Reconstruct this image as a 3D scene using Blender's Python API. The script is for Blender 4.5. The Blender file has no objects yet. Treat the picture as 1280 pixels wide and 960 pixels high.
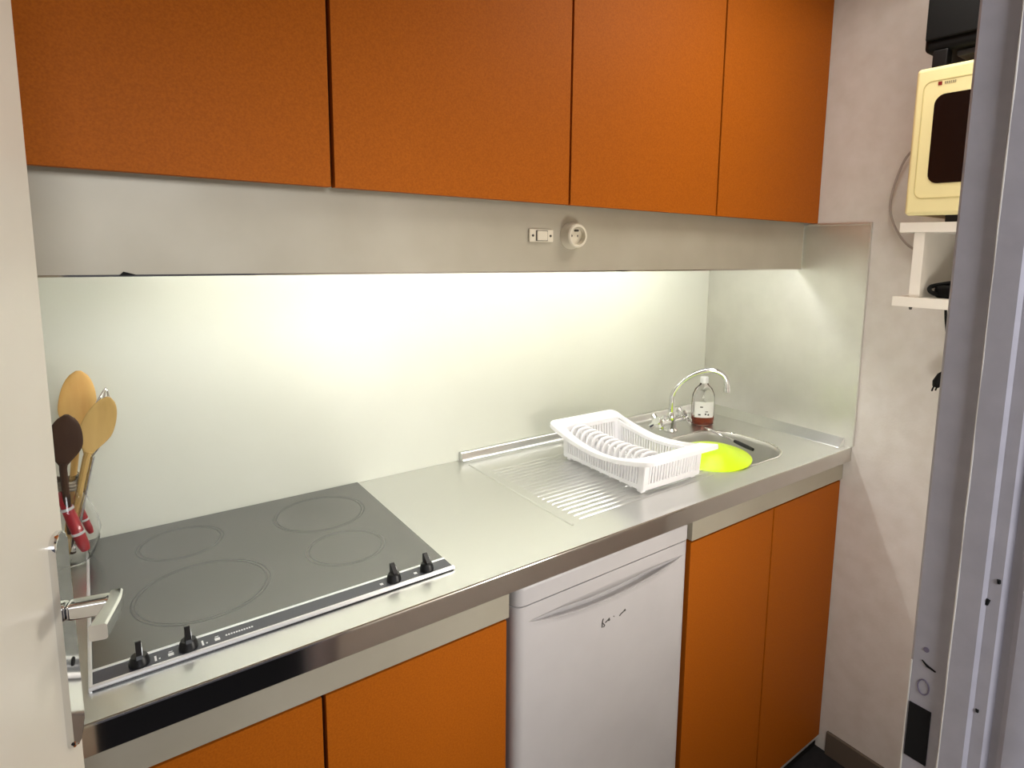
import bpy, bmesh, math, random
from mathutils import Vector, Matrix
random.seed(7)
scene = bpy.context.scene
COL = scene.collection
# All heights below are relative to a worktop top at z = 0.90; everything is lifted at the end so the floor lies at z = 0.
FLOOR = -0.175
H = 0.90

# ------------------------------------------------------------------ materials
def srgb(r, g, b):
    f = lambda c: (c/255/12.92) if c/255 <= .04045 else ((c/255+.055)/1.055)**2.4
    return (f(r), f(g), f(b), 1)

def mat(name, col, rough=.5, metal=0., noise=None, bump=None, coat=0., trans=0., ior=1.45, emit=None, spec=None, rnoise=None, stretch=(1,1,1)):
    m = bpy.data.materials.new(name); m.use_nodes = True
    nt = m.node_tree; b = nt.nodes['Principled BSDF']
    b.inputs['Base Color'].default_value = col
    b.inputs['Roughness'].default_value = rough
    b.inputs['Metallic'].default_value = metal
    b.inputs['IOR'].default_value = ior
    b.inputs['Coat Weight'].default_value = coat
    b.inputs['Coat Roughness'].default_value = .1
    b.inputs['Transmission Weight'].default_value = trans
    if spec is not None: b.inputs['Specular IOR Level'].default_value = spec
    if emit:
        b.inputs['Emission Color'].default_value = emit[0]; b.inputs['Emission Strength'].default_value = emit[1]
    tc = nt.nodes.new('ShaderNodeTexCoord'); mp = nt.nodes.new('ShaderNodeMapping')
    mp.inputs['Scale'].default_value = stretch
    nt.links.new(tc.outputs['Object'], mp.inputs['Vector'])
    def tex(scale, detail=4):
        n = nt.nodes.new('ShaderNodeTexNoise'); n.inputs['Scale'].default_value = scale
        n.inputs['Detail'].default_value = detail
        nt.links.new(mp.outputs['Vector'], n.inputs['Vector']); return n
    if noise:   # (scale, darker colour, lighter colour)
        n = tex(noise[0]); r = nt.nodes.new('ShaderNodeValToRGB')
        r.color_ramp.elements[0].position = .3; r.color_ramp.elements[1].position = .7
        r.color_ramp.elements[0].color = noise[1]; r.color_ramp.elements[1].color = noise[2]
        nt.links.new(n.outputs['Fac'], r.inputs['Fac']); nt.links.new(r.outputs['Color'], b.inputs['Base Color'])
    if rnoise:  # (scale, lo, hi)
        n = tex(rnoise[0]); mr = nt.nodes.new('ShaderNodeMapRange')
        mr.inputs['From Min'].default_value = .3; mr.inputs['From Max'].default_value = .7
        mr.inputs['To Min'].default_value = rnoise[1]; mr.inputs['To Max'].default_value = rnoise[2]
        nt.links.new(n.outputs['Fac'], mr.inputs['Value']); nt.links.new(mr.outputs['Result'], b.inputs['Roughness'])
    if bump:    # (scale, strength, distance)
        n = tex(bump[0]); bp = nt.nodes.new('ShaderNodeBump')
        bp.inputs['Strength'].default_value = bump[1]; bp.inputs['Distance'].default_value = bump[2]
        nt.links.new(n.outputs['Fac'], bp.inputs['Height']); nt.links.new(bp.outputs['Normal'], b.inputs['Normal'])
    return m

M = {}
M['orange']  = mat('orange_laminate', (0,0,0,1), .55, noise=(330, srgb(160,83,13), srgb(178,95,18)), bump=(300,.12,.0006), spec=.15)
M['splash']  = mat('splash_wall_paint', srgb(209,211,198), .34, noise=(3, srgb(206,208,194), srgb(212,214,201)), bump=(60,.05,.001))
M['plaster'] = mat('pink_white_plaster', srgb(215,208,202), .85, noise=(18, srgb(209,203,196), srgb(217,212,207)), bump=(140,.25,.002))
M['ceiling'] = mat('ceiling_paint', srgb(225,222,215), .9)
M['floor']   = mat('dark_floor', srgb(26,25,28), .75, noise=(40, srgb(20,19,22), srgb(34,32,35)))
M['plinth']  = mat('grey_brown_plinth', srgb(98,88,78), .6)
M['steel']   = mat('satin_stainless', (.73,.73,.71,1), .3, metal=1., rnoise=(3,.28,.32))
M['steelside']= mat('brushed_stainless_side', (.7,.69,.64,1), .4, metal=1., rnoise=(12,.36,.5), noise=(7,(.74,.73,.69,1),(.82,.81,.77,1)))
M['polish']  = mat('polished_stainless_edge', (.66,.64,.6,1), .09, metal=1.)
M['bowl']    = mat('sink_bowl_steel', (.70,.69,.65,1), .42, metal=.7)
M['fascia']  = mat('beige_metal_fascia', srgb(182,175,158), .45, metal=.25, noise=(7, srgb(177,170,152), srgb(186,180,163)))
M['dark']    = mat('dark_gap', srgb(14,10,8), .9)
M['chrome']  = mat('chrome', (.8,.8,.8,1), .08, metal=1.)
M['glassblk']= mat('black_ceramic_glass', srgb(64,64,61), .27, noise=(9, srgb(60,60,57), srgb(74,74,71)), ior=2.25)
M['ring']    = mat('cooking_zone_print', srgb(64,64,62), .3, ior=2.0)
M['strip']   = mat('slate_control_strip', srgb(70,71,78), .25)
M['trimlight']= mat('light_aluminium_trim', (.86,.86,.86,1), .3, metal=.6)
M['knob']    = mat('black_plastic', srgb(16,16,17), .35)
M['white']   = mat('white_print', srgb(225,225,225), .5)
M['fridge']  = mat('white_enamel_fridge', srgb(196,193,194), .38, noise=(9, srgb(193,190,191), srgb(199,196,197)))
M['ink']     = mat('dark_grey_print', srgb(60,55,50), .5)
M['plastic'] = mat('white_plastic', srgb(250,249,251), .4)
M['lime']    = mat('lime_plastic', srgb(200,232,10), .35)
M['clear']   = mat('clear_plastic', (1,1,1,1), .05, trans=1., ior=1.3)
M['glass']   = mat('clear_glass', (1,1,1,1), .02, trans=1., ior=1.3)
M['soap']    = mat('red_brown_soap', srgb(170,80,50), .1, trans=.6)
M['label']   = mat('white_label', srgb(235,235,230), .5)
M['wood']    = mat('pale_beech_wood', srgb(205,165,95), .5, noise=(30, srgb(195,150,80), srgb(215,178,108)), stretch=(1,1,.15))
M['wood2']   = mat('olive_beech_wood', srgb(180,150,90), .5, noise=(30, srgb(168,138,80), srgb(192,160,98)), stretch=(1,1,.15))
M['darkwood']= mat('dark_brown_wood', srgb(58,38,25), .5, noise=(30, srgb(48,30,20), srgb(70,46,30)), stretch=(1,1,.15))
M['red']     = mat('red_plastic', srgb(165,25,38), .35)
M['cream']   = mat('cream_microwave_plastic', srgb(232,220,165), .4)
M['creamd']  = mat('cream_groove', srgb(200,186,130), .5)
M['mwglass'] = mat('dark_microwave_window', srgb(22,12,10), .2)
M['brand']   = mat('dark_red_mark', srgb(120,20,15), .5)
M['grey']    = mat('grey_print', srgb(150,140,110), .5)
M['blackap'] = mat('black_appliance', srgb(8,8,8), .55, spec=.2)
M['shelf']   = mat('white_melamine', srgb(225,220,210), .5)
M['jamb']    = mat('lavender_grey_metal_paint', srgb(172,168,175), .5, noise=(60, srgb(168,164,171), srgb(177,173,180)), bump=(120,.08,.001))
M['jambd']   = mat('purple_grey_metal_paint', srgb(118,108,128), .5)
M['chip']    = mat('black_hole', srgb(8,7,7), .9)
M['doorp']   = mat('cream_door_paint', srgb(214,208,194), .35, noise=(5, srgb(210,204,189), srgb(218,213,200)), bump=(30,.04,.002))
M['cord']    = mat('grey_beige_cord', srgb(165,155,148), .5)
M['band']    = mat('grey_rubber', srgb(120,112,98), .6)
M['ivory']   = mat('ivory_socket_plastic', srgb(216,208,188), .4)
M['tube']    = mat('lit_fluorescent_tube', (1,1,1,1), .5, emit=((1,1,.96,1), 30.5))

# ------------------------------------------------------------------ mesh helpers (world coordinates)
def BM(): return bmesh.new()
def _merge(bm, tmp):
    me = bpy.data.meshes.new('tmp'); tmp.to_mesh(me); tmp.free(); bm.from_mesh(me); bpy.data.meshes.remove(me)
def box(bm, x0, x1, y0, y1, z0, z1, bev=0, seg=2, mtx=None, axis=None):
    t = bmesh.new(); bmesh.ops.create_cube(t, size=1)
    for v in t.verts:
        v.co = Vector(((x0+x1)/2+v.co.x*(x1-x0), (y0+y1)/2+v.co.y*(y1-y0), (z0+z1)/2+v.co.z*(z1-z0)))
    if bev:
        es = t.edges[:]
        if axis is not None:
            es = [e for e in es if abs((e.verts[0].co-e.verts[1].co).normalized()[axis]) > .9]
        bmesh.ops.bevel(t, geom=es, offset=bev, segments=seg, profile=.5, affect='EDGES')
    if mtx is not None: bmesh.ops.transform(t, matrix=mtx, verts=t.verts)
    _merge(bm, t); return bm
def tube(bm, pts, r, seg=10, caps=True, closed=False):
    pts = [Vector(p) for p in pts]; n = len(pts)
    rr = r if isinstance(r, (list, tuple)) else [r]*n
    rings = []; prev = None
    for i, p in enumerate(pts):
        if closed: d = pts[(i+1) % n]-pts[i-1]
        else: d = pts[min(i+1, n-1)]-pts[max(i-1, 0)]
        d.normalize()
        if prev is None:
            a = Vector((0,0,1)) if abs(d.z) < .9 else Vector((1,0,0)); u = d.cross(a).normalized()
        else: u = (prev-d*prev.dot(d)).normalized()
        prev = u; w = d.cross(u)
        rings.append([bm.verts.new(p+(u*math.cos(2*math.pi*k/seg)+w*math.sin(2*math.pi*k/seg))*rr[i]) for k in range(seg)])
    for i in range(n if closed else n-1):
        a, b = rings[i], rings[(i+1) % n]
        for k in range(seg): bm.faces.new((a[k], a[(k+1) % seg], b[(k+1) % seg], b[k]))
    if caps and not closed:
        bm.faces.new(rings[0][::-1]); bm.faces.new(rings[-1])
    return bm
def smooth(pts, n=6):
    P = [Vector(p) for p in pts]; out = []
    for i in range(len(P)-1):
        p0, p1, p2, p3 = P[max(i-1,0)], P[i], P[i+1], P[min(i+2, len(P)-1)]
        for k in range(n):
            t = k/n
            out.append(.5*((2*p1)+(p2-p0)*t+(2*p0-5*p1+4*p2-p3)*t*t+(3*p1-p0-3*p2+p3)*t**3))
    out.append(P[-1]); return out
def lathe(bm, prof, c, seg=32, sx=1., sy=1., mtx=None, capb=True, capt=True):
    t = bmesh.new(); rings = []
    for (r, z) in prof:
        rings.append([t.verts.new((r*sx*math.cos(2*math.pi*k/seg), r*sy*math.sin(2*math.pi*k/seg), z)) for k in range(seg)])
    for a, b in zip(rings, rings[1:]):
        for k in range(seg): t.faces.new((a[k], a[(k+1) % seg], b[(k+1) % seg], b[k]))
    if capb: t.faces.new(rings[0][::-1])
    if capt: t.faces.new(rings[-1])
    bmesh.ops.transform(t, matrix=Matrix.Translation(c) @ (mtx or Matrix()), verts=t.verts)
    _merge(bm, t); return bm
def prism(bm, poly, axis, a0, a1):
    """extrude a 2D polygon along an axis; poly is in the remaining two coordinates, in order"""
    def P(p, a):
        q = list(p); q.insert(axis, a); return Vector(q)
    A = [bm.verts.new(P(p, a0)) for p in poly]; B = [bm.verts.new(P(p, a1)) for p in poly]
    n = len(poly)
    for k in range(n): bm.faces.new((A[k], A[(k+1) % n], B[(k+1) % n], B[k]))
    bm.faces.new(A[::-1]); bm.faces.new(B); return bm
def rrect(cx, cy, a, b, r, n=6):
    out = []
    for (sx, sy, t0) in ((1,1,0),(-1,1,90),(-1,-1,180),(1,-1,270)):
        for k in range(n+1):
            t = math.radians(t0+90*k/n)
            out.append((cx+sx*(a-r)+r*math.cos(t), cy+sy*(b-r)+r*math.sin(t)))
    return out

# ------------------------------------------------------------------ object helpers
def _link(name, bm, m, angle=35):
    bmesh.ops.remove_doubles(bm, verts=bm.verts, dist=1e-6)
    bmesh.ops.recalc_face_normals(bm, faces=bm.faces)
    me = bpy.data.meshes.new(name); bm.to_mesh(me); bm.free()
    for p in me.polygons: p.use_smooth = True
    me.set_sharp_from_angle(angle=math.radians(angle))
    me.materials.append(M[m]); o = bpy.data.objects.new(name, me); COL.objects.link(o)
    wn = o.modifiers.new('weighted_normals', 'WEIGHTED_NORMAL'); wn.keep_sharp = True; wn.weight = 100
    return o
def root_matrix(o):
    while o.parent: o = o.parent
    return Matrix.Translation(o.location) @ Matrix.Rotation(o.rotation_euler.z, 4, 'Z')
def part(name, bm, m, parent, label=None, local=False):
    if not local: bmesh.ops.transform(bm, matrix=root_matrix(parent).inverted(), verts=bm.verts)
    o = _link(name, bm, m); o.parent = parent
    if label: o['label'] = label
    return o
def thing(name, label, cat, loc, rotz=0, group=None):
    o = bpy.data.objects.new(name, None); o.empty_display_size = .05; COL.objects.link(o)
    o.location = loc; o.rotation_euler = (0,0,rotz); o['label'] = label; o['category'] = cat
    if group: o['group'] = group
    return o
def single(name, bm, m, label, cat, loc, group=None):
    bmesh.ops.transform(bm, matrix=Matrix.Translation(loc).inverted(), verts=bm.verts)
    o = _link(name, bm, m); o.location = loc; o['label'] = label; o['category'] = cat
    if group: o['group'] = group
    return o
def struct(name, bm, m):
    o = _link(name, bm, m); o['kind'] = 'structure'; return o

CEIL = 2.35; FW = -1.358      # ceiling height; kitchen face of the front wall
# ------------------------------------------------------------------ setting
struct('floor', box(BM(), -3.2, .12, -3.0, .1, FLOOR-.1, FLOOR), 'floor')
struct('ceiling', box(BM(), -2.32, .12, -1.48, .1, CEIL, CEIL+.1), 'ceiling')
struct('wall_back', box(BM(), -2.32, .12, 0, .1, FLOOR, CEIL), 'splash')
struct('wall_right', box(BM(), 0, .12, -1.48, 0, FLOOR, CEIL), 'plaster')
struct('wall_left', box(BM(), -2.32, -2.2, -1.48, 0, FLOOR, CEIL), 'plaster')
w = BM(); box(w, -1.385, 0, -1.46, FW-.004, FLOOR, CEIL); box(w, -2.2, -1.385, -1.46, FW-.004, 1.93, CEIL); box(w, -2.2, -2.12, -1.46, FW-.004, FLOOR, 1.93)
struct('wall_front', w, 'plaster')
struct('baseboard_right', box(BM(), -.012, 0, FW, -.6, FLOOR, -.092, .003), 'plinth')

# metal door frame: one folded profile, right upright, left upright and head
prof = [(-1.385,-1.348),(-1.385,-1.358),(-1.447,-1.358),(-1.449,-1.360),(-1.449,-1.3805),(-1.4535,-1.383),(-1.4535,-1.3965),
        (-1.4505,-1.3985),(-1.4505,-1.4055),(-1.4455,-1.408),(-1.4455,-1.4125),(-1.4495,-1.416),(-1.4495,-1.44),(-1.43,-1.47),(-1.385,-1.47)]
fr = BM(); prism(fr, prof, 2, FLOOR, 1.93)
struct('trim_1', fr, 'jamb')
fr = BM(); box(fr, -2.12, -2.072, -1.47, FW, FLOOR, 1.93, .002); struct('trim_2', fr, 'jamb')
fr = BM(); box(fr, -2.072, -1.4496, -1.47, FW, 1.89, 1.93, .002); struct('trim_3', fr, 'jamb')
tr = bpy.data.objects['trim_1']
def jpart(name, bm, m):
    o = _link(name, bm, m); o.parent = tr; return o
# strike hole, keeper screws, chips of lost paint
jpart('strike_hole', box(BM(), -1.4497, -1.4487, -1.3745, -1.3605, 1.161, 1.2015), 'chip')
jpart('screw', tube(BM(), [(-1.4496,-1.3675,1.244),(-1.4486,-1.3675,1.244)], .0018), 'jambd')
jpart('stamp_mark', tube(BM(), [(-1.4492,-1.368+.0035*math.cos(a/16*6.283),1.2165+.0055*math.sin(a/16*6.283)) for a in range(16)], .0005, 5, closed=True), 'jambd')
ch = BM(); tube(ch, [(-1.4492,-1.3655,1.2355),(-1.4492,-1.369,1.233),(-1.4492,-1.3745,1.2315)], [.0004,.0009,.0005], 6); jpart('paint_chip', ch, 'chip')
ch = BM(); tube(ch, [(-1.4508,-1.4035,1.312),(-1.4503,-1.4037,1.3095)], .0011, 6); jpart('paint_chip', ch, 'chip')
ch = BM(); tube(ch, [(-1.4508,-1.3995,1.297),(-1.4503,-1.3985,1.293)], .0011, 6); jpart('paint_chip', ch, 'chip')
ch = BM(); tube(ch, [(-1.4508,-1.4005,1.222),(-1.4503,-1.4005,1.220)], .0010, 6); jpart('paint_chip', ch, 'chip')
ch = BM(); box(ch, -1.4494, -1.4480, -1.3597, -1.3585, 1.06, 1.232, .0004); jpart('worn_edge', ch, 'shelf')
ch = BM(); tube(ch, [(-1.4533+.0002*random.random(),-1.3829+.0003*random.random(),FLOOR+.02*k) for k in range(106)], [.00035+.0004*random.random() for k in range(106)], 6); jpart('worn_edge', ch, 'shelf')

# ------------------------------------------------------------------ door at the left, opened into the kitchenette
A = Vector((-2.066,-1.368,0)); F = Vector((-1.9155,-.776,0))
dl = (F-A).length; ang = math.atan2(F.y-A.y, F.x-A.x)
dr = bpy.data.objects.new('door_1', None); COL.objects.link(dr); dr.location = (A.x, A.y, FLOOR); dr.rotation_euler = (0,0,ang); dr['kind'] = 'structure'
# local: +x runs from the hinge to the free edge, -y is the side that is seen
part('door_leaf', box(BM(), 0, dl, 0, .038, .008, 2.04, .002), 'doorp', dr, local=True)
hd = BM(); zc0 = 1.020-FLOOR; zc1 = 1.236-FLOOR
plate = [(dl-.0235+px, pz) for px, pz in rrect(0, (zc0+zc1)/2, .0165, (zc1-zc0)/2, .012)]
t = bmesh.new(); prism(t, plate, 1, 0, -.0055)
fs = [e for e in t.edges if all(abs(v.co.y+.0055) < 1e-5 for v in e.verts)]
bmesh.ops.bevel(t, geom=fs, offset=.0035, segments=3, profile=.6, affect='EDGES'); _merge(hd, t)
hp = part('handle_plate', hd, 'chrome', dr, local=True)
lv = BM(); zl = 1.158-FLOOR; hx = dl-.024
box(lv, hx-.009, hx+.009, -.040, -.005, zl-.008, zl+.008, .004, 3)
path = [(hx+.010,-.0420,zl+.0),(hx-.004,-.0435,zl+.0),(hx-.02,-.0435,zl+.001),(hx-.04,-.0435,zl+.003),(hx-.060,-.0435,zl+.005)]
rings = []
for i, p in enumerate(smooth(path, 4)):
    f = i/16; hw = .0055+.0015*f; hh = .0085-.001*f
    rings.append([lv.verts.new((p[0], p[1]+a, p[2]+b)) for a, b in rrect(0,0,hw,hh,.0025,3)])
for a, b in zip(rings, rings[1:]):
    n = len(a)
    for k in range(n): lv.faces.new((a[k], a[(k+1)%n], b[(k+1)%n], b[k]))
lv.faces.new(rings[0][::-1]); lv.faces.new(rings[-1])
part('handle_lever', lv, 'chrome', hp, local=True)
part('keyhole', tube(BM(), [(dl-.0235,-.0050,zc0+.085),(dl-.0235,-.0062,zc0+.085)], .0042, 12), 'chip', hp, local=True)

# ------------------------------------------------------------------ upper cabinets
CY = -.4284; CZ = 1.6037; CT = 2.30
def upper(x0, xm, x1, label, gap0):
    c = thing('wall_cabinet', label, 'cabinet', ((x0+x1)/2, -.2, CZ), group='orange wall cabinets above the worktop')
    part('body', box(BM(), x0+.001, x1-.001, CY+.022, 0, CZ+.004, CT), 'dark', c)
    g = .0035
    part('door', box(BM(), x0+gap0, xm-gap0*.9, CY, CY+.02, CZ, CT, .0012), 'orange', c)
    part('door', box(BM(), xm+g*.85, x1-g*.5, CY, CY+.02, CZ, CT, .0012), 'orange', c)
    return c
upper(-2.060, -1.538, -1.0266, 'orange double-door wall cabinet above the black hob, next to the open door', .004)
upper(-1.0266, -.5165, -.0005, 'orange double-door wall cabinet above the sink, against the pinkish right wall', .0035)

# metal light fascia below the cabinets
fa = thing('light_fascia', 'long beige metal fascia strip below the orange wall cabinets', 'panel', (-1.03,-.387,1.4546))
part('face_panel', box(BM(), -2.198, -.012, -.387, -.379, 1.4546, CZ+.004, .001), 'fascia', fa)
part('lower_lip', box(BM(), -2.198, -.012, -.388, -.365, 1.4535, 1.4565), 'polish', fa)
ch = BM(); prism(ch, [(-1.842,1.455),(-1.836,1.461),(-1.829,1.459),(-1.818,1.4555)], 1, -.3885, -.3868)
part('dark_chip', ch, 'chip', fa, 'small black chip on the lower edge')

# fluorescent light behind the fascia
lt = thing('fluorescent_light', 'fluorescent strip light hidden under the wall cabinets behind the beige fascia', 'light', (-1.05,-.31,1.60))
part('housing', box(BM(), -1.82, -.15, -.345, -.275, 1.535, CZ+.004, .004), 'shelf', lt)
part('tube', tube(BM(), [(-1.80,-.31,1.515),(-.17,-.31,1.515)], .012, 16), 'tube', lt)
for x in (-1.81, -.16): part('end_holder', box(BM(), x-.012, x+.012, -.325, -.295, 1.50, 1.536, .003), 'shelf', lt)

# switch and socket on the fascia
sw = thing('light_switch', 'small ivory rocker switch plate with two screws on the beige fascia', 'switch', (-1.0745,-.387,1.523))
part('cover_plate', box(BM(), -1.107, -1.042, -.393, -.387, 1.521, 1.549, .002), 'ivory', sw)
r = BM(); box(r, -1.0885, -1.0605, -.397, -.392, 1.5245, 1.5455, .002); part('rocker', r, 'ivory', sw)
r = BM(); box(r, -1.0905, -1.0585, -.3938, -.3925, 1.5235, 1.5465); part('rocker_surround', r, 'ink', sw)
for x in (-1.0985, -1.0505):
    part('screw', tube(BM(), [(x,-.3925,1.535),(x,-.3942,1.535)], .0028, 12), 'ink', sw)
so = thing('power_socket', 'round ivory wall socket protruding from the beige fascia under the orange cabinets', 'socket', (-.988,-.387,1.51))
RY = Matrix.Rotation(math.pi/2, 4, 'X')
s = BM(); lathe(s, [(.031,0),(.031,.004),(.028,.010),(.0275,.026),(.025,.029),(.0205,.029),(.0195,.016),(0.0005,.015)], (-.988,-.387,1.537), 40, mtx=RY, capt=False)
part('socket_body', s, 'ivory', so)
for dx in (-.0095, .0095):
    part('contact_hole', tube(BM(), [(-.988+dx,-.4015,1.537),(-.988+dx,-.4025,1.537)], .003, 12), 'ink', so)
part('earth_pin', tube(BM(), [(-.988,-.402,1.549),(-.988,-.414,1.549)], .0025, 10), 'ink', so)

# ------------------------------------------------------------------ stainless side panel on the right wall
sp = thing('steel_side_panel', 'tall brushed steel splash panel on the right wall beside the sink', 'panel', (-.002,-.3,H))
part('sheet', box(BM(), -.004, -.0005, -.598, -.001, H+.0, 1.5985), 'steelside', sp)
t = BM(); box(t, -.009, 0, -.606, -.598, .905, 1.6035, .0015); part('edge_strip', t, 'steelside', sp)
t = BM(); box(t, -.009, 0, -.598, -.40, 1.5965, 1.6035, .0015); part('edge_strip', t, 'steelside', sp)

# ------------------------------------------------------------------ worktop with bowl, drainer and rims
wt = thing('worktop', 'long stainless steel worktop with drainer, round-cornered bowl and polished front edge', 'worktop', (-1.1,-.3,H-.045))
bc = (-.345,-.362); ba, bb, br = .158, .150, .11
top = BM()
hole = [top.verts.new((x,y,H)) for x,y in rrect(bc[0], bc[1], ba, bb, br, 10)]
out = [top.verts.new((x,y,H)) for x,y in ((-2.199,-.596),(-.001,-.596),(-.001,-.001),(-2.199,-.001))]
es = [top.edges.new((l[i], l[(i+1)%len(l)])) for l in (hole, out) for i in range(len(l))]
bmesh.ops.triangle_fill(top, edges=es, use_beauty=True)
part('top_sheet', top, 'steel', wt)
pr = [(-.596,H),(-.5985,H-.0012),(-.6,H-.004),(-.6,H-.043),(-.598,H-.045),(-.586,H-.045),(-.586,H-.002),(-.596,H-.002)]
e = BM(); prism(e, pr, 0, -2.199, -.0005); part('front_edge', e, 'polish', wt)
b = BM(); rings = []
for (k, z) in ((1.0,H),(.985,H-.004),(.975,H-.012),(.95,H-.09),(.90,H-.125),(.78,H-.142),(.3,H-.148),(.12,H-.150)):
    rings.append([b.verts.new((bc[0]+(x-bc[0])*k, bc[1]+(y-bc[1])*k, z)) for x,y in rrect(bc[0],bc[1],ba,bb,br,10)])
for p, q in zip(rings, rings[1:]):
    n = len(p)
    for k in range(n): b.faces.new((p[k], p[(k+1)%n], q[(k+1)%n], q[k]))
b.faces.new(rings[-1]); part('bowl', b, 'bowl', wt)
t = BM(); tube(t, [(x,y,H-.001) for x,y in rrect(bc[0],bc[1],ba+.004,bb+.004,br,10)], .0035, 8, closed=True); part('bowl_rim', t, 'polish', wt)
# drainer ribs
d = BM()
for k in range(20):
    y = -.125-k*.0196
    x0 = -1.045+.0005*k; x1 = -.555
    tube(d, [(x0,y,H-.0045),(x0+.006,y,H-.0024),(x1-.006,y,H-.0024),(x1,y,H-.0045)], .0045, 8)
part('drainer_ribs', d, 'steel', wt)
d = BM(); tube(d, [(-1.066,-.05,H-.001),(-1.066,-.515,H-.001)], .0035, 8); part('drainer_border', d, 'steel', wt)
# raised rims along the back and the right
u = BM(); prism(u, [(0,H),(-.036,H),(-.029,H+.0015),(-.023,H+.006),(-.019,H+.013),(-.017,H+.022),(-.013,H+.026),(0,H+.026)], 0, -1.072, 0)
part('rear_rim', u, 'steel', wt)
u = BM(); t = bmesh.new(); prism(t, [(0,H-.001),(-.040,H-.001),(-.037,H+.003),(-.010,H+.023),(-.006,H+.026),(0,H+.026)], 1, -.575, -.0)
_merge(u, t); part('side_rim', u, 'steel', wt)

# ------------------------------------------------------------------ base cabinets
BY = -.573
def base(x0, xm, x1, label, top):
    c = thing('base_cabinet', label, 'cabinet', ((x0+x1)/2, -.3, FLOOR), group='orange base cabinets under the worktop')
    part('body', box(BM(), x0+.001, x1-.001, BY+.022, -.002, FLOOR+.001, top), 'dark', c)
    part('filler_rail', box(BM(), x0, x1, BY-.004, BY+.0215, .790, H-.0455, .001), 'fascia', c, 'beige metal rail above the doors')
    part('door', box(BM(), x0+.002, xm-.003, BY, BY+.02, -.125, .783, .0012), 'orange', c)
    part('door', box(BM(), xm+.003, x1-.003, BY, BY+.02, -.125, .783, .0012), 'orange', c)
    part('plinth_strip', box(BM(), x0, x1-.002, BY+.002, BY+.02, -.137, -.127), 'trimlight', c)
    part('plinth', box(BM(), x0, x1-.002, BY+.012, BY+.02, FLOOR, -.137), 'dark', c)
    return c
base(-2.195, -1.6235, -1.272, 'orange base cabinet under the black hob, left of the fridge', H-.046)
base(-.732, -.371, -.001, 'orange base cabinet under the sink, right of the fridge', H-.165)

# ------------------------------------------------------------------ fridge
fx0, fx1 = -1.258, -.741; fy = -.578; rc = .022
f = thing('fridge', 'white under-counter fridge with curved grip recess between orange base cabinets', 'fridge', ((fx0+fx1)/2,-.3,FLOOR))
part('body', box(BM(), fx0+.004, fx1-.004, -.52, -.03, FLOOR+.002, .80, .004), 'fridge', f)
l = BM(); t = bmesh.new(); bmesh.ops.create_cube(t, size=1)
for v in t.verts: v.co = Vector(((fx0+fx1)/2+v.co.x*(fx1-fx0), -.305+v.co.y*.55, .8245+v.co.z*.043))
ve = [e for e in t.edges if abs(e.verts[0].co.z-e.verts[1].co.z) > .01]
bmesh.ops.bevel(t, geom=ve, offset=rc, segments=6, profile=.5, affect='EDGES')
te = [e for e in t.edges if all(v.co.z > .845 for v in e.verts)]
bmesh.ops.bevel(t, geom=te, offset=.012, segments=4, profile=.5, affect='EDGES'); _merge(l, t)
part('lid', l, 'fridge', f)
# door with scooped grip
dz1 = .799; dz0 = -.125
cols = []; NX = 60; d = BM()
gx0, gx1 = -1.226, -.768
def prow(x, yo):
    u = (x-(gx0+gx1)/2)/((gx1-gx0)/2)
    k = max(0, 1-u*u); inside = abs(u) < 1
    zt = .773-.007*(1-k); zb = .764-.027*k**.9 if inside else .764
    D = .026*min(1, k*1.6)
    pts = [(dz1,0),(max(zt,zb+.002),0)]
    for s in (.2,.4,.6,.8,.95): pts.append((zt+(zb-zt)*s if inside else .7655-.001*s, D*s**1.6))
    q = min(1, k*2)
    pts += [(zb-.010*q, D),(zb-.010*q, .006*q),(zb-.001*q,.004*q),(zb-.0015*q,-.0022*q),(zb-.006,-.0012*q),(zb-.014,0),(.45,0),(.15,0),(dz0,0)]
    return [(z, fy+yo+o) for z, o in pts]
xs = []
for k in range(7):
    a = math.pi/2*k/6; xs.append((fx0+rc-rc*math.cos(a), rc-rc*math.sin(a)))
n = NX
for k in range(1, n): xs.append((fx0+rc+(fx1-fx0-2*rc)*k/n, 0))
for k in range(7):
    a = math.pi/2*k/6; xs.append((fx1-rc+rc*math.sin(a), rc-rc*math.cos(a)))
xs = [(fx0,.055)]+xs+[(fx1,.055)]
for x, yo in xs: cols.append([d.verts.new((x, y, z)) for z, y in prow(x, yo)])
for a, b_ in zip(cols, cols[1:]):
    for k in range(len(a)-1): d.faces.new((a[k], a[k+1], b_[k+1], b_[k]))
for r_ in (0, -1):
    d.faces.new([c[r_] for c in cols])
d.faces.new(cols[0]+cols[-1][::-1])
fd = part('door', d, 'fridge', f)
g = BM()
def stroke(bm, pts, r): tube(bm, [(x, fy-.0003, z+.002) for x, z in pts], r*1.25, 6)
k = .00125   # a few dark pen-like marks of the worn name on the door
bx, bz = -1.027, .680
stroke(g, [(bx,bz-.008),(bx,bz+.004),(bx+.003,bz+.012)], .0011)
stroke(g, [(bx+.001,bz+.003),(bx+.008,bz-.006),(bx+.004,bz-.009)], .0010)
stroke(g, [(bx+.009,bz+.000),(bx+.016,bz+.003),(bx+.022,bz+.0065)], .0011)
stroke(g, [(bx+.018,bz+.003),(bx+.022,bz+.003)], .0020)
stroke(g, [(bx+.034,bz+.0055),(bx+.0355,bz+.0058)], .0010)
stroke(g, [(bx+.052,bz+.000),(bx+.056,bz+.003),(bx+.064,bz+.006),(bx+.070,bz+.009)], .0011)
stroke(g, [(bx+.0665,bz+.0075),(bx+.070,bz+.009)], .0019)
part('worn_lettering', g, 'ink', fd, 'small worn dark lettering')

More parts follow.
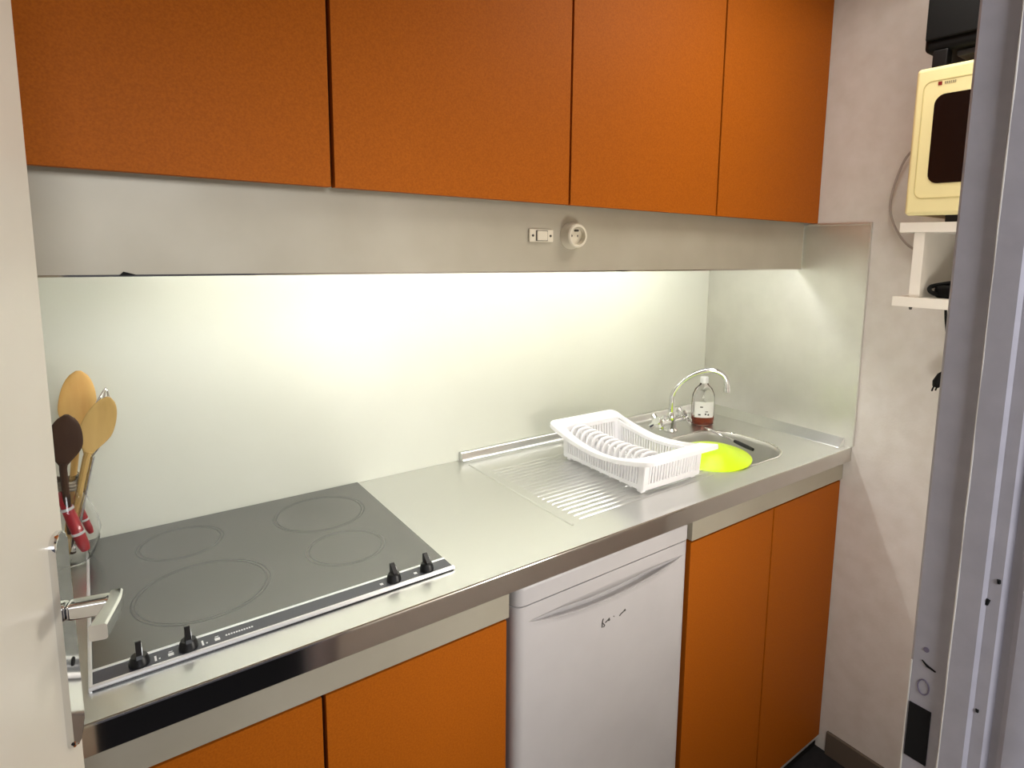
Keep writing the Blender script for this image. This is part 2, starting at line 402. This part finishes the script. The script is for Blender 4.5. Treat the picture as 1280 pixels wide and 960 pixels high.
# ------------------------------------------------------------------ hob
hx0, hx1, hy0, hy1 = -1.914, -1.3665, -.531, -.010
hb = thing('hob', 'black ceramic glass hob with slate control strip and four black knobs', 'hob', ((hx0+hx1)/2,-.27,H))
part('glass_plate', box(BM(), hx0+.003, hx1-.001, -.487, hy1, H-.001, H+.006, .0015), 'glassblk', hb)
part('control_strip', box(BM(), hx0+.003, hx1-.001, hy0+.006, -.492, H-.001, H+.0062, .001), 'strip', hb)
t = BM(); box(t, hx0, hx1, -.4925, -.4865, H, H+.0068, .001); part('divider_strip', t, 'trimlight', hb)
t = BM(); tube(t, [(hx0,hy0+.003,H+.004),(hx1,hy0+.003,H+.004)], .0042, 10); part('front_trim', t, 'trimlight', hb)
t = BM(); box(t, hx0-.002, hx0+.003, hy0, hy1, H-.001, H+.0068, .0012); part('side_trim', t, 'trimlight', hb)
t = BM(); box(t, hx0+.002, hx1-.002, hy0-.001, hy0+.006, H-.0005, H+.0022); part('under_trim_strip', t, 'knob', hb)  # thin black strip under the front trim
zones = [(-1.505,-.335,.075),(-1.755,-.345,.105),(-1.50,-.145,.095),(-1.765,-.125,.075)]
for (x,y,r) in zones:
    t = BM()
    for rr in (r, r-.006):
        lathe(t, [(rr-.0012,H+.00595),(rr-.0012,H+.00615),(rr+.0006,H+.00615),(rr+.0006,H+.00595)], (x,y,0), 48, capb=False, capt=False)
    part('cooking_zone', t, 'ring', hb)
def knob(x, y=-.5105):
    kb = BM(); z = H+.006
    lathe(kb, [(.0125,z),(.013,z+.003),(.0115,z+.010),(.0098,z+.013),(.0098,z+.014)], (x,y,0), 24)
    prism(kb, [(y-.010,z+.012),(y+.010,z+.012),(y+.010,z+.030),(y+.006,z+.031),(y-.010,z+.018)], 0, x-.0036, x+.0036)
    o = part('knob', kb, 'knob', hb)
    part('pointer_line', box(BM(), x+.0036, x+.0042, y-.004, y+.0105, z+.010, z+.026), 'trimlight', o)
for x in (-1.8575, -1.797, -1.4775, -1.4135): knob(x)
def mark(pts, w=.0011):
    t = BM()
    for (x0,x1,y0,y1) in pts: box(t, x0,x1,y0,y1,H+.0061,H+.0066)
    part('printed_symbol', t, 'white', hb)
mark([(-1.8395,-1.837,-.517,-.504),(-1.8345,-1.8325,-.515,-.512),(-1.823,-1.816,-.516,-.509),(-1.822,-1.817,-.506,-.5045)])
mark([(-1.780,-1.7775,-.517,-.504),(-1.7745,-1.7725,-.515,-.512),(-1.763,-1.756,-.516,-.509),(-1.762,-1.757,-.506,-.5045)])
mark([(-1.503,-1.4975,-.513,-.507)]); mark([(-1.4385,-1.433,-.513,-.507)])
t = BM()
for k in range(11):
    x = -1.748+k*.0036; box(t, x, x+.0024, -.5115, -.508, H+.0061, H+.0066)
part('small_lettering', t, 'white', hb)

# ------------------------------------------------------------------ dish rack
rk = thing('dish_rack', 'white plastic dish rack with curved rim standing on the drainer', 'dish rack', (-.713,-.325,H+.001), math.radians(-.5))
La, Lb = .214, .130      # rim half length (y) and half width (x)
def zr(y): return .068+.036*(abs(y)/La)**1.8
ring_o = rrect(0,0,Lb,La,.022,8)
def dens(loop):
    out = []
    for i in range(len(loop)):
        a, b2 = loop[i], loop[(i+1)%len(loop)]
        dd = math.hypot(b2[0]-a[0], b2[1]-a[1]); m = max(1, int(dd/.012))
        for k in range(m): out.append((a[0]+(b2[0]-a[0])*k/m, a[1]+(b2[1]-a[1])*k/m))
    return out
ro = dens(ring_o)
def inset(p): return (p[0]*(Lb-.022)/Lb, p[1]*(La-.046)/La)
rim = BM(); loops = []
for fn, dz in ((lambda p:(p[0]*1.004,p[1]*1.003), -.011),(lambda p:p, -.002),(lambda p:(p[0]*.99,p[1]*.994), .0),(lambda p:inset(p), -.004),(lambda p:(inset(p)[0]*.985,inset(p)[1]*.99), -.012),
               (lambda p:(inset(p)[0]*.985+0,inset(p)[1]*.99), -.008),(lambda p:inset(p), -.0065),(lambda p:(p[0]*.985,p[1]*.99), -.003),(lambda p:(p[0]*.99,p[1]*.992), -.011)):
    loops.append([rim.verts.new((fn(p)[0], fn(p)[1], zr(p[1])+dz)) for p in ro])
for a, b2 in zip(loops, loops[1:]+loops[:1]):
    n = len(a)
    for k in range(n): rim.faces.new((a[k], a[(k+1)%n], b2[(k+1)%n], b2[k]))
part('rim', rim, 'plastic', rk, local=True)
# slatted walls between rim and base band
W = BM(); bl, bw = .160, .106     # base half length, half width
def wallpt(side, s, t):
    """side 0..3, s in -1..1 along, t 0 (base)..1 (under the rim)"""
    if side in (0,1):
        sx = -1 if side == 0 else 1
        y = s*(bl+(La-.048-bl)*t); return Vector((sx*(bw-.002+(Lb-.024-bw)*t), y, .012+(zr(y)-.006-.012)*t))
    sy = -1 if side == 2 else 1
    x = s*(bw+(Lb-.024-bw)*t); return Vector((x, sy*(bl+(La-.047-bl)*t), .012+(zr(La)-.012-.012)*t))
def bar(bm, side, s0, s1, t0, t1, th=.0022):
    q = [wallpt(side,s0,t0), wallpt(side,s1,t0), wallpt(side,s1,t1), wallpt(side,s0,t1)]
    nrm = (q[1]-q[0]).cross(q[3]-q[0]).normalized()*th
    v = [bm.verts.new(p-nrm) for p in q]+[bm.verts.new(p+nrm) for p in q]
    for f_ in ((0,1,2,3),(7,6,5,4),(0,4,5,1),(1,5,6,2),(2,6,7,3),(3,7,4,0)): bm.faces.new([v[i] for i in f_])
for side, cnt in ((0,27),(1,27),(2,17),(3,17)):
    edge = .12 if side < 2 else .16
    for k in range(cnt):
        c = -1+edge+(2-2*edge)*(k+.5)/cnt; hwid = (2-2*edge)/cnt*.27
        bar(W, side, c-hwid, c+hwid, .0, 1.0)
    for s0, s1 in ((-1,-1+edge),(1-edge,1)): bar(W, side, s0, s1, 0, 1.0, .0026)
    for s in range(12):
        bar(W, side, -1.002+s/6, -.998+(s+1)/6, -.02, .16, .0030); bar(W, side, -1.002+s/6, -.998+(s+1)/6, .86, 1.02, .0030)
part('slatted_wall', W, 'plastic', rk, local=True)
B = BM()
for k in range(15):
    x = -bw+.006+k*(2*bw-.012)/14; box(B, x-.0022, x+.0022, -bl, bl, .008, .013)
for k in range(9):
    y = -bl+.004+k*(2*bl-.008)/8; box(B, -bw, bw, y-.003, y+.003, .0075, .0135)
part('base_grid', B, 'plastic', rk, local=True)
for sx in (-1,1):
    for sy in (-1,1):
        part('foot', box(BM(), sx*(bw-.012)-.008, sx*(bw-.012)+.008, sy*(bl-.015)-.008, sy*(bl-.015)+.008, .0005, .009, .002), 'plastic', rk, local=True)
for k in range(13):       # hooped plate holders in a row along the left side
    y = .150-k*.0235; hgt = .096-.006*(1-abs(y)/.16)
    D = BM(); pts = [(-.096,y,.012),(-.095,y-.002,.045),(-.086,y-.004,hgt-.010),(-.066,y-.008,hgt),(-.040,y-.010,hgt-.008),(-.022,y-.008,.045),(-.016,y,.012)]
    tube(D, smooth(pts,4), .0050, 8); part('plate_holder', D, 'plastic', rk, local=True)
D = BM(); box(D, -.022,-.010,-.152,.152,.010,.022,.003); part('centre_rail', D, 'plastic', rk, local=True)

# ------------------------------------------------------------------ lime plate and knife at the sink
pl = BM(); prof = [(.0005,.026),(.050,.026),(.058,.024),(.085,.016),(.118,.003),(.122,.001),(.1225,.003),(.118,.0062),(.086,.0195),(.060,.0275),(.050,.0295),(.0005,.0295)]
lathe(pl, prof, (-.452,-.398,H+.0005), 56, mtx=Matrix.Rotation(math.radians(-2.5),4,'Y') , capb=False, capt=False)
p = single('plate', pl, 'lime', 'lime green plastic plate upside down on the sink edge behind the white dish rack', 'plate', (-.452,-.398,H))
kn = thing('knife', 'black-handled steel knife lying across the sink beside the lime plate', 'knife', (-.24,-.36,H))
kd = Vector((.080,.250,-.006))/.86; 
k0 = Vector((-.322,-.457,H+.0155))
kb = BM(); tube(kb, [k0, k0+kd*.10, k0+kd*.22, k0+kd*.30], [.005,.0062,.0062,.005], 10); part('handle', kb, 'knob', kn)
kb = BM(); tube(kb, [k0+kd*.30, k0+kd*.34, k0+kd*.75, k0+kd*.86], [.0035,.0045,.0045,.001], 8); part('blade', kb, 'chrome', kn)

# ------------------------------------------------------------------ mixer tap
tp = thing('mixer_tap', 'chrome mixer tap with high curved spout and two cross handles behind the sink', 'tap', (-.35,-.15,H))
b = BM(); lathe(b, [(.024,0),(.024,.006),(.017,.012),(.015,.040),(.017,.048),(.014,.062),(.010,.068)], (-.35,-.15,H), 24)
tube(b, [(-.408,-.156,H+.036),(-.292,-.144,H+.036)], .011, 14); part('body', b, 'chrome', tp)
s = BM(); tube(s, smooth([(-.35,-.15,.955),(-.351,-.15,1.0),(-.348,-.152,1.03),(-.333,-.167,1.065),(-.306,-.194,1.097),(-.270,-.230,1.115),(-.242,-.258,1.109),(-.227,-.273,1.086),(-.223,-.277,1.051)],6), .0095, 14)
part('spout', s, 'chrome', tp)
s = BM(); tube(s, [(-.224,-.276,1.060),(-.223,-.277,1.046)], .0118, 14); part('spout_nozzle', s, 'chrome', tp)
for sx in (-1,1):
    c = Vector((-.35+sx*.070, -.15+sx*.004, H+.044)); ax = Vector((sx*.75,-.25,.55)).normalized()
    hb_ = BM(); tube(hb_, [c-ax*.020, c-ax*.004, c+ax*.004, c+ax*.012], [.011,.014,.019,.012], 16)
    u1 = ax.cross(Vector((0,0,1))).normalized(); u2 = ax.cross(u1)
    for q in range(4):
        a = math.pi/4+q*math.pi/2; dv = u1*math.cos(a)+u2*math.sin(a)
        tube(hb_, [c+dv*.006, c+dv*.018, c+dv*.029, c+dv*.034], [.007,.009,.0108,.005], 10)
    part('cross_handle', hb_, 'chrome', tp)

# ------------------------------------------------------------------ detergent bottle
bt = thing('detergent_bottle', 'clear detergent bottle with white cap and label behind the sink', 'bottle', (-.192,-.155,H))
ry = Matrix.Rotation(math.radians(-38),4,'Z'); bcn = (-.192,-.155,H)
b = BM(); lathe(b, [(.029,.0005),(.034,.004),(.035,.02),(.035,.09),(.034,.108),(.026,.130),(.0145,.143),(.012,.150)], bcn, 32, 1.15, .68, ry); part('bottle_body', b, 'clear', bt)
b = BM(); lathe(b, [(.027,.003),(.032,.006),(.0332,.02),(.033,.030)], bcn, 32, 1.15, .67, ry); part('soap', b, 'soap', bt, 'red-brown soap left at the bottom')
b = BM(); lathe(b, [(.0125,.150),(.0145,.151),(.0145,.168),(.013,.172),(.006,.173)], bcn, 24); part('cap', b, 'white', bt)
b = BM(); rr = []
for k in range(13):
    a = math.radians(-90-52+104*k/12); rr.append([(.0412*math.cos(a), .0254*math.sin(a), z) for z in (.030,.086)])
vs = [[b.verts.new(Vector(bcn)+(ry @ Vector(q))) for q in c] for c in rr]
for a, c in zip(vs, vs[1:]): b.faces.new((a[0],c[0],c[1],a[1]))
lb = part('label', b, 'label', bt)
b = BM()
for (a0,a1,z0,z1) in ((-120,-108,.038,.043),(-88,-80,.040,.046),(-74,-66,.038,.044),(-86,-72,.050,.053),(-112,-98,.066,.070)):
    q = [(math.radians(a), z) for a in (a0,a1) for z in (z0,z1)]
    v = [b.verts.new(Vector(bcn)+(ry @ Vector((.0416*math.cos(a), .0258*math.sin(a), z)))) for a,z in (q[0],q[2],q[3],q[1])]
    b.faces.new(v)
part('print', b, 'ink', lb)

# ------------------------------------------------------------------ utensil jar left of the hob
jc = Vector((-1.938,-.085,H))
jr = thing('utensil_jar', 'bulbous clear glass jar tied at the neck holding wooden spoons by the door', 'jar', jc)
b = BM(); lathe(b, [(.024,.001),(.030,.003),(.036,.015),(.046,.040),(.0495,.062),(.046,.085),(.036,.115),(.026,.140),(.020,.152),(.019,.160),(.023,.172),
                    (.0215,.172),(.0172,.160),(.0182,.152),(.024,.140),(.034,.115),(.044,.085),(.0475,.062),(.044,.040),(.034,.016),(.028,.006),(.001,.005)], jc, 40, capt=False)
part('glass_body', b, 'glass', jr)
b = BM()
for z, r_ in ((.150,.0215),(.156,.0225),(.162,.0215)):
    tube(b, [(jc.x+r_*math.cos(a/20*6.283), jc.y+r_*math.sin(a/20*6.283), H+z+.003*math.sin(a)) for a in range(20)], .0035, 8, closed=True)
part('neck_tie', b, 'band', jr, 'grey twisted tie')
def spoon(label, m, head, tip, foot, w, th, facing, bowl=0.0):
    """foot and head are points; the head is an oval blade facing `facing`"""
    foot, head, tip = Vector(foot), Vector(head), Vector(tip)
    ax = (tip-head).normalized(); fc = Vector(facing); fc = (fc-ax*fc.dot(ax)).normalized(); sd = ax.cross(fc)
    b = BM(); L = (tip-head).length
    tube(b, [foot, foot.lerp(head,.5), head, head+ax*.012], [.0055,.0055,.006,.0065], 10)
    rings = []
    for k in range(17):
        t = k/16; e_ = max(0., (t-.45)/.55); s = (math.sqrt(max(0, 1-e_*e_)) if t > .45 else .16+.84*math.sin(math.pi/2*t/.45)**1.5); hw = max(.004, w*s)
        c = head+ax*L*t - fc*bowl*math.sin(math.pi*t)
        rings.append([b.verts.new(c+sd*hw*math.cos(a)+fc*(th*math.sin(a)+bowl*.9*(math.cos(a)**2)*math.sin(math.pi*t))) for a in [2*math.pi*q/16 for q in range(16)]])
    for a, c in zip(rings, rings[1:]):
        for q in range(16): b.faces.new((a[q], a[(q+1)%16], c[(q+1)%16], c[q]))
    b.faces.new(rings[0][::-1]); b.faces.new(rings[-1])
    return single('wooden_spoon', b, m, label, 'spoon', foot, 'wooden spoons in the glass jar')
V = (.05,-1,.1)
spoon('tallest pale wooden spatula standing in the glass jar by the door', 'wood', (-1.914,-.076,1.135), (-1.903,-.060,1.262), (-1.944,-.080,.925), .029, .0035, V)
spoon('wooden spoon with bowl leaning right in the glass jar by the door', 'wood2', (-1.902,-.106,1.105), (-1.862,-.112,1.216), (-1.945,-.080,.915), .027, .005, (.25,-1,.1), .006)
spoon('dark brown wooden spatula in front in the glass jar by the door', 'darkwood', (-1.936,-.120,1.095), (-1.924,-.140,1.198), (-1.935,-.075,.915), .026, .0035, V)
# thin wire whisk head behind the spoons
wk = BM()
for q in range(4):
    a = math.pi*q/4; u = Vector((math.cos(a), math.sin(a), 0))
    cc = Vector((-1.893,-.085,1.10)); axw = Vector((.22,.0,1)).normalized()
    pts = [cc+axw*t*.13+u*.016*math.sin(math.pi*min(1,t*1.0))**.7*(1 if t > 0 else 0) for t in (0,.15,.35,.6,.8,.93)]
    pts += [cc+axw*.132] + [cc+axw*t*.13-u*.016*math.sin(math.pi*t)**.7 for t in (.93,.8,.6,.35,.15)] + [cc]
    tube(wk, smooth(pts,3), .0009, 6)
w_ = thing('whisk', 'thin wire whisk between the wooden spoons in the glass jar', 'whisk', (-1.935,-.080,.92))
part('wire_loops', wk, 'chrome', w_)
part('handle', tube(BM(), [(-1.935,-.080,.92),(-1.914,-.084,1.01),(-1.893,-.085,1.10)], .0045, 10), 'chrome', w_)
# red handled tools inside the jar
def redtool(label, a, b_, r_):
    a, b_ = Vector(a), Vector(b_); o = thing('kitchen_tool', label, 'kitchen tool', a, group='red handled tools in the glass jar')
    part('handle', tube(BM(), [a, a.lerp(b_,.1), a.lerp(b_,.5), a.lerp(b_,.92), b_], [r_*.7,r_,r_*1.05,r_*.8,r_*.5], 14), 'red', o)
    for t in (.30,.72): part('band', tube(BM(), [a.lerp(b_,t-.02), a.lerp(b_,t+.02)], r_*1.12, 14), 'white', o, 'white band')
redtool('thick red tool handle with white bands at the left inside the glass jar', (-1.915,-.100,.925), (-1.945,-.097,1.045), .0095)
redtool('thinner red tool handle at the right inside the glass jar', (-1.905,-.070,.945), (-1.932,-.078,1.045), .006)

# ------------------------------------------------------------------ wall shelf, microwave and black appliance on the right wall
sx = -.33; y1 = -.829; y0 = -1.30
sh = thing('wall_shelf', 'white open box shelf on the right wall under the cream microwave', 'shelf', (-.16,-1.06,1.386))
part('top_board', box(BM(), sx, -.001, y0, y1, 1.562, 1.5855, .0015), 'shelf', sh)
part('side_board', box(BM(), sx+.004, -.001, -.886, -.862, 1.409, 1.562, .001), 'shelf', sh)
part('side_board', box(BM(), sx+.004, -.001, -1.29, -1.268, 1.409, 1.562, .001), 'shelf', sh)
part('bottom_board', box(BM(), sx-.006, -.001, y0, -.829, 1.386, 1.409, .0015), 'shelf', sh)
part('screw_end', tube(BM(), [(-.26,-.842,1.387),(-.26,-.842,1.374)], [.006,.003], 10), 'ink', sh)
mw = thing('microwave', 'cream microwave with dark rounded window standing on the white wall shelf', 'microwave', (-.16,-1.05,1.5855))
my1, my0, mz0, mz1 = -.838, -1.27, 1.603, 1.930
part('body', box(BM(), -.315, -.02, my0, my1-.004, mz0, mz1, .006, 3), 'cream', mw)
md = part('door', box(BM(), -.338, -.3155, my0, my1, mz0-.002, mz1+.002, .010, 4), 'cream', mw)
win = BM(); prism(win, [(y, z) for y, z in rrect((-.884-1.17)/2, (1.672+1.868)/2, (1.17-.884)/2, (1.868-1.672)/2, .022, 6)], 0, -.3395, -.336); part('window', win, 'mwglass', md)
gr = BM(); tube(gr, [(-.3378,y,z) for y, z in rrect((-.858-1.20)/2, (1.640+1.90)/2, (1.20-.858)/2, (1.90-1.640)/2, .018, 6)], .0016, 6, closed=True); part('door_groove', gr, 'creamd', md)
part('brand_mark', box(BM(), -.3392, -.3375, -.896, -.888, 1.888, 1.896), 'brand', md, 'small dark red square mark')
lt_ = BM()
for k in range(6): box(lt_, -.3392, -.3375, -.9015-k*.004-.0026, -.9015-k*.004, 1.8895, 1.8945)
part('brand_lettering', lt_, 'grey', md)
for y in (-.935, -1.20):
    part('foot', box(BM(), -.322, -.29, y-.012, y+.012, 1.5857, 1.6035, .002), 'knob', mw)
    part('foot', box(BM(), -.07, -.04, y-.012, y+.012, 1.5857, 1.6035, .002), 'knob', mw)
part('mains_lead', tube(BM(), smooth([(-.025,-.85,1.80),(-.022,-.76,1.82),(-.02,-.700,1.793),(-.02,-.670,1.722),(-.02,-.660,1.648),(-.02,-.680,1.586),(-.02,-.724,1.533),(-.02,-.80,1.50),(-.02,-.858,1.49)],6), .0034, 8), 'cord', mw)
bo = thing('mini_oven', 'black appliance with rounded edges standing on top of the cream microwave', 'oven', (-.17,-1.05,1.932))
part('body', box(BM(), -.325, -.03, -1.27, -.843, 1.968, 2.24, .012, 4), 'blackap', bo)
part('front_frame', box(BM(), -.334, -.3255, -1.265, -.848, 1.992, 2.232, .004), 'blackap', bo)
part('handle', tube(BM(), [(-.352,-1.20,2.16),(-.352,-.92,2.16)], .008, 12), 'blackap', bo)
part('under_tray', box(BM(), -.30, -.06, -1.23, -.905, 1.955, 1.9675, .003), 'strip', bo)
for y in (-.880, -1.235):
    for x in (-.315, -.05): part('foot', box(BM(), x-.011, x+.016, y-.016, y+.016, 1.9325, 1.970, .003), 'knob', bo)

# black charger in the niche, black cord hanging below
ad = thing('charger', 'black charger lying in the niche of the white wall shelf', 'charger', (-.27,-.94,1.409))
b = BM(); box(b, -.30, -.22, -.985, -.905, 1.4095, 1.440, .010, 3); part('body', b, 'blackap', ad)
b = BM(); tube(b, smooth([(-.30,-.915,1.418),(-.312,-.905,1.424),(-.305,-.90,1.434),(-.285,-.91,1.440),(-.27,-.935,1.446)],5), .005, 8); part('lead', b, 'blackap', ad)
hc = thing('power_cord', 'black cord with plug hanging below the white wall shelf', 'cord', (-.1,-.86,1.386))  # loose black power cord, plug at its lower end
part('lead', tube(BM(), smooth([(-.1,-.862,1.3855),(-.1,-.866,1.345),(-.1,-.873,1.30),(-.1,-.877,1.24),(-.1,-.874,1.20)],6), .0035, 8), 'blackap', hc)
b = BM(); tube(b, [(-.1,-.874,1.202),(-.1,-.870,1.192),(-.1,-.862,1.172),(-.1,-.858,1.160)], [.005,.011,.013,.008], 12)
tube(b, [(-.108,-.858,1.166),(-.108,-.853,1.148)], .0022, 8); tube(b, [(-.092,-.861,1.166),(-.092,-.856,1.148)], .0022, 8); part('plug', b, 'blackap', hc)

# ------------------------------------------------------------------ light
def area(name, loc, rot, sx_, sy_, power, col):
    l = bpy.data.lights.new(name, 'AREA'); l.shape = 'RECTANGLE'; l.size = sx_; l.size_y = sy_; l.energy = power; l.color = col
    o = bpy.data.objects.new(name, l); COL.objects.link(o); o.location = loc; o.rotation_euler = rot; return o
area('ceiling_lamp', (-.55,-1.0,CEIL-.03), (0,0,0), .6, .4, 7, (1,.94,.86))
area('hall_lamp', (-1.80,-2.45,2.0), (math.radians(78),0,0), .6, .5, 17, (.93,.95,1.0))
pl_ = bpy.data.lights.new('fill_light', 'POINT'); pl_.energy = 9.6; pl_.color = (1,.97,.91); pl_.shadow_soft_size = .12  # unseen fill light, added to brighten the base cabinets
plo = bpy.data.objects.new('fill_light', pl_); COL.objects.link(plo); plo.location = (-.92,-1.22,1.0)
wd = bpy.data.worlds.new('world'); scene.world = wd; wd.use_nodes = True
wd.node_tree.nodes['Background'].inputs['Color'].default_value = (.80,.78,.90,1)
wd.node_tree.nodes['Background'].inputs['Strength'].default_value = .10

# ------------------------------------------------------------------ camera
cam = bpy.data.cameras.new('camera'); co = bpy.data.objects.new('camera', cam); COL.objects.link(co)
yaw, pitch, roll = .6657, -.136, .0203
fwd = Vector((math.sin(yaw)*math.cos(pitch), math.cos(yaw)*math.cos(pitch), math.sin(pitch)))
rt = Vector((math.cos(yaw), -math.sin(yaw), 0)); up = rt.cross(fwd)
R_ = rt*math.cos(roll)+up*math.sin(roll); U_ = -rt*math.sin(roll)+up*math.cos(roll)
co.matrix_world = Matrix(((R_.x,U_.x,-fwd.x,-1.8823),(R_.y,U_.y,-fwd.y,-1.5162),(R_.z,U_.z,-fwd.z,1.5092),(0,0,0,1)))
cam.sensor_fit = 'HORIZONTAL'; cam.sensor_width = 36; cam.lens = 767.87*36/1280
cam.shift_x = -(707.606-640)/1280; cam.shift_y = (415.009-480)/1280
cam.clip_start = .02
scene.camera = co

# lift everything so that the floor is at z = 0
for o in COL.objects:
    if o.parent is None: o.location.z -= FLOOR

scene.view_settings.view_transform = 'Standard'; scene.view_settings.look = 'None'
scene.view_settings.gamma = 1; scene.view_settings.use_curve_mapping = False
scene.view_settings.exposure = 0.16
scene.cycles.use_denoising = True
scene.cycles.max_bounces = 10
scene.cycles.sample_clamp_indirect = 6
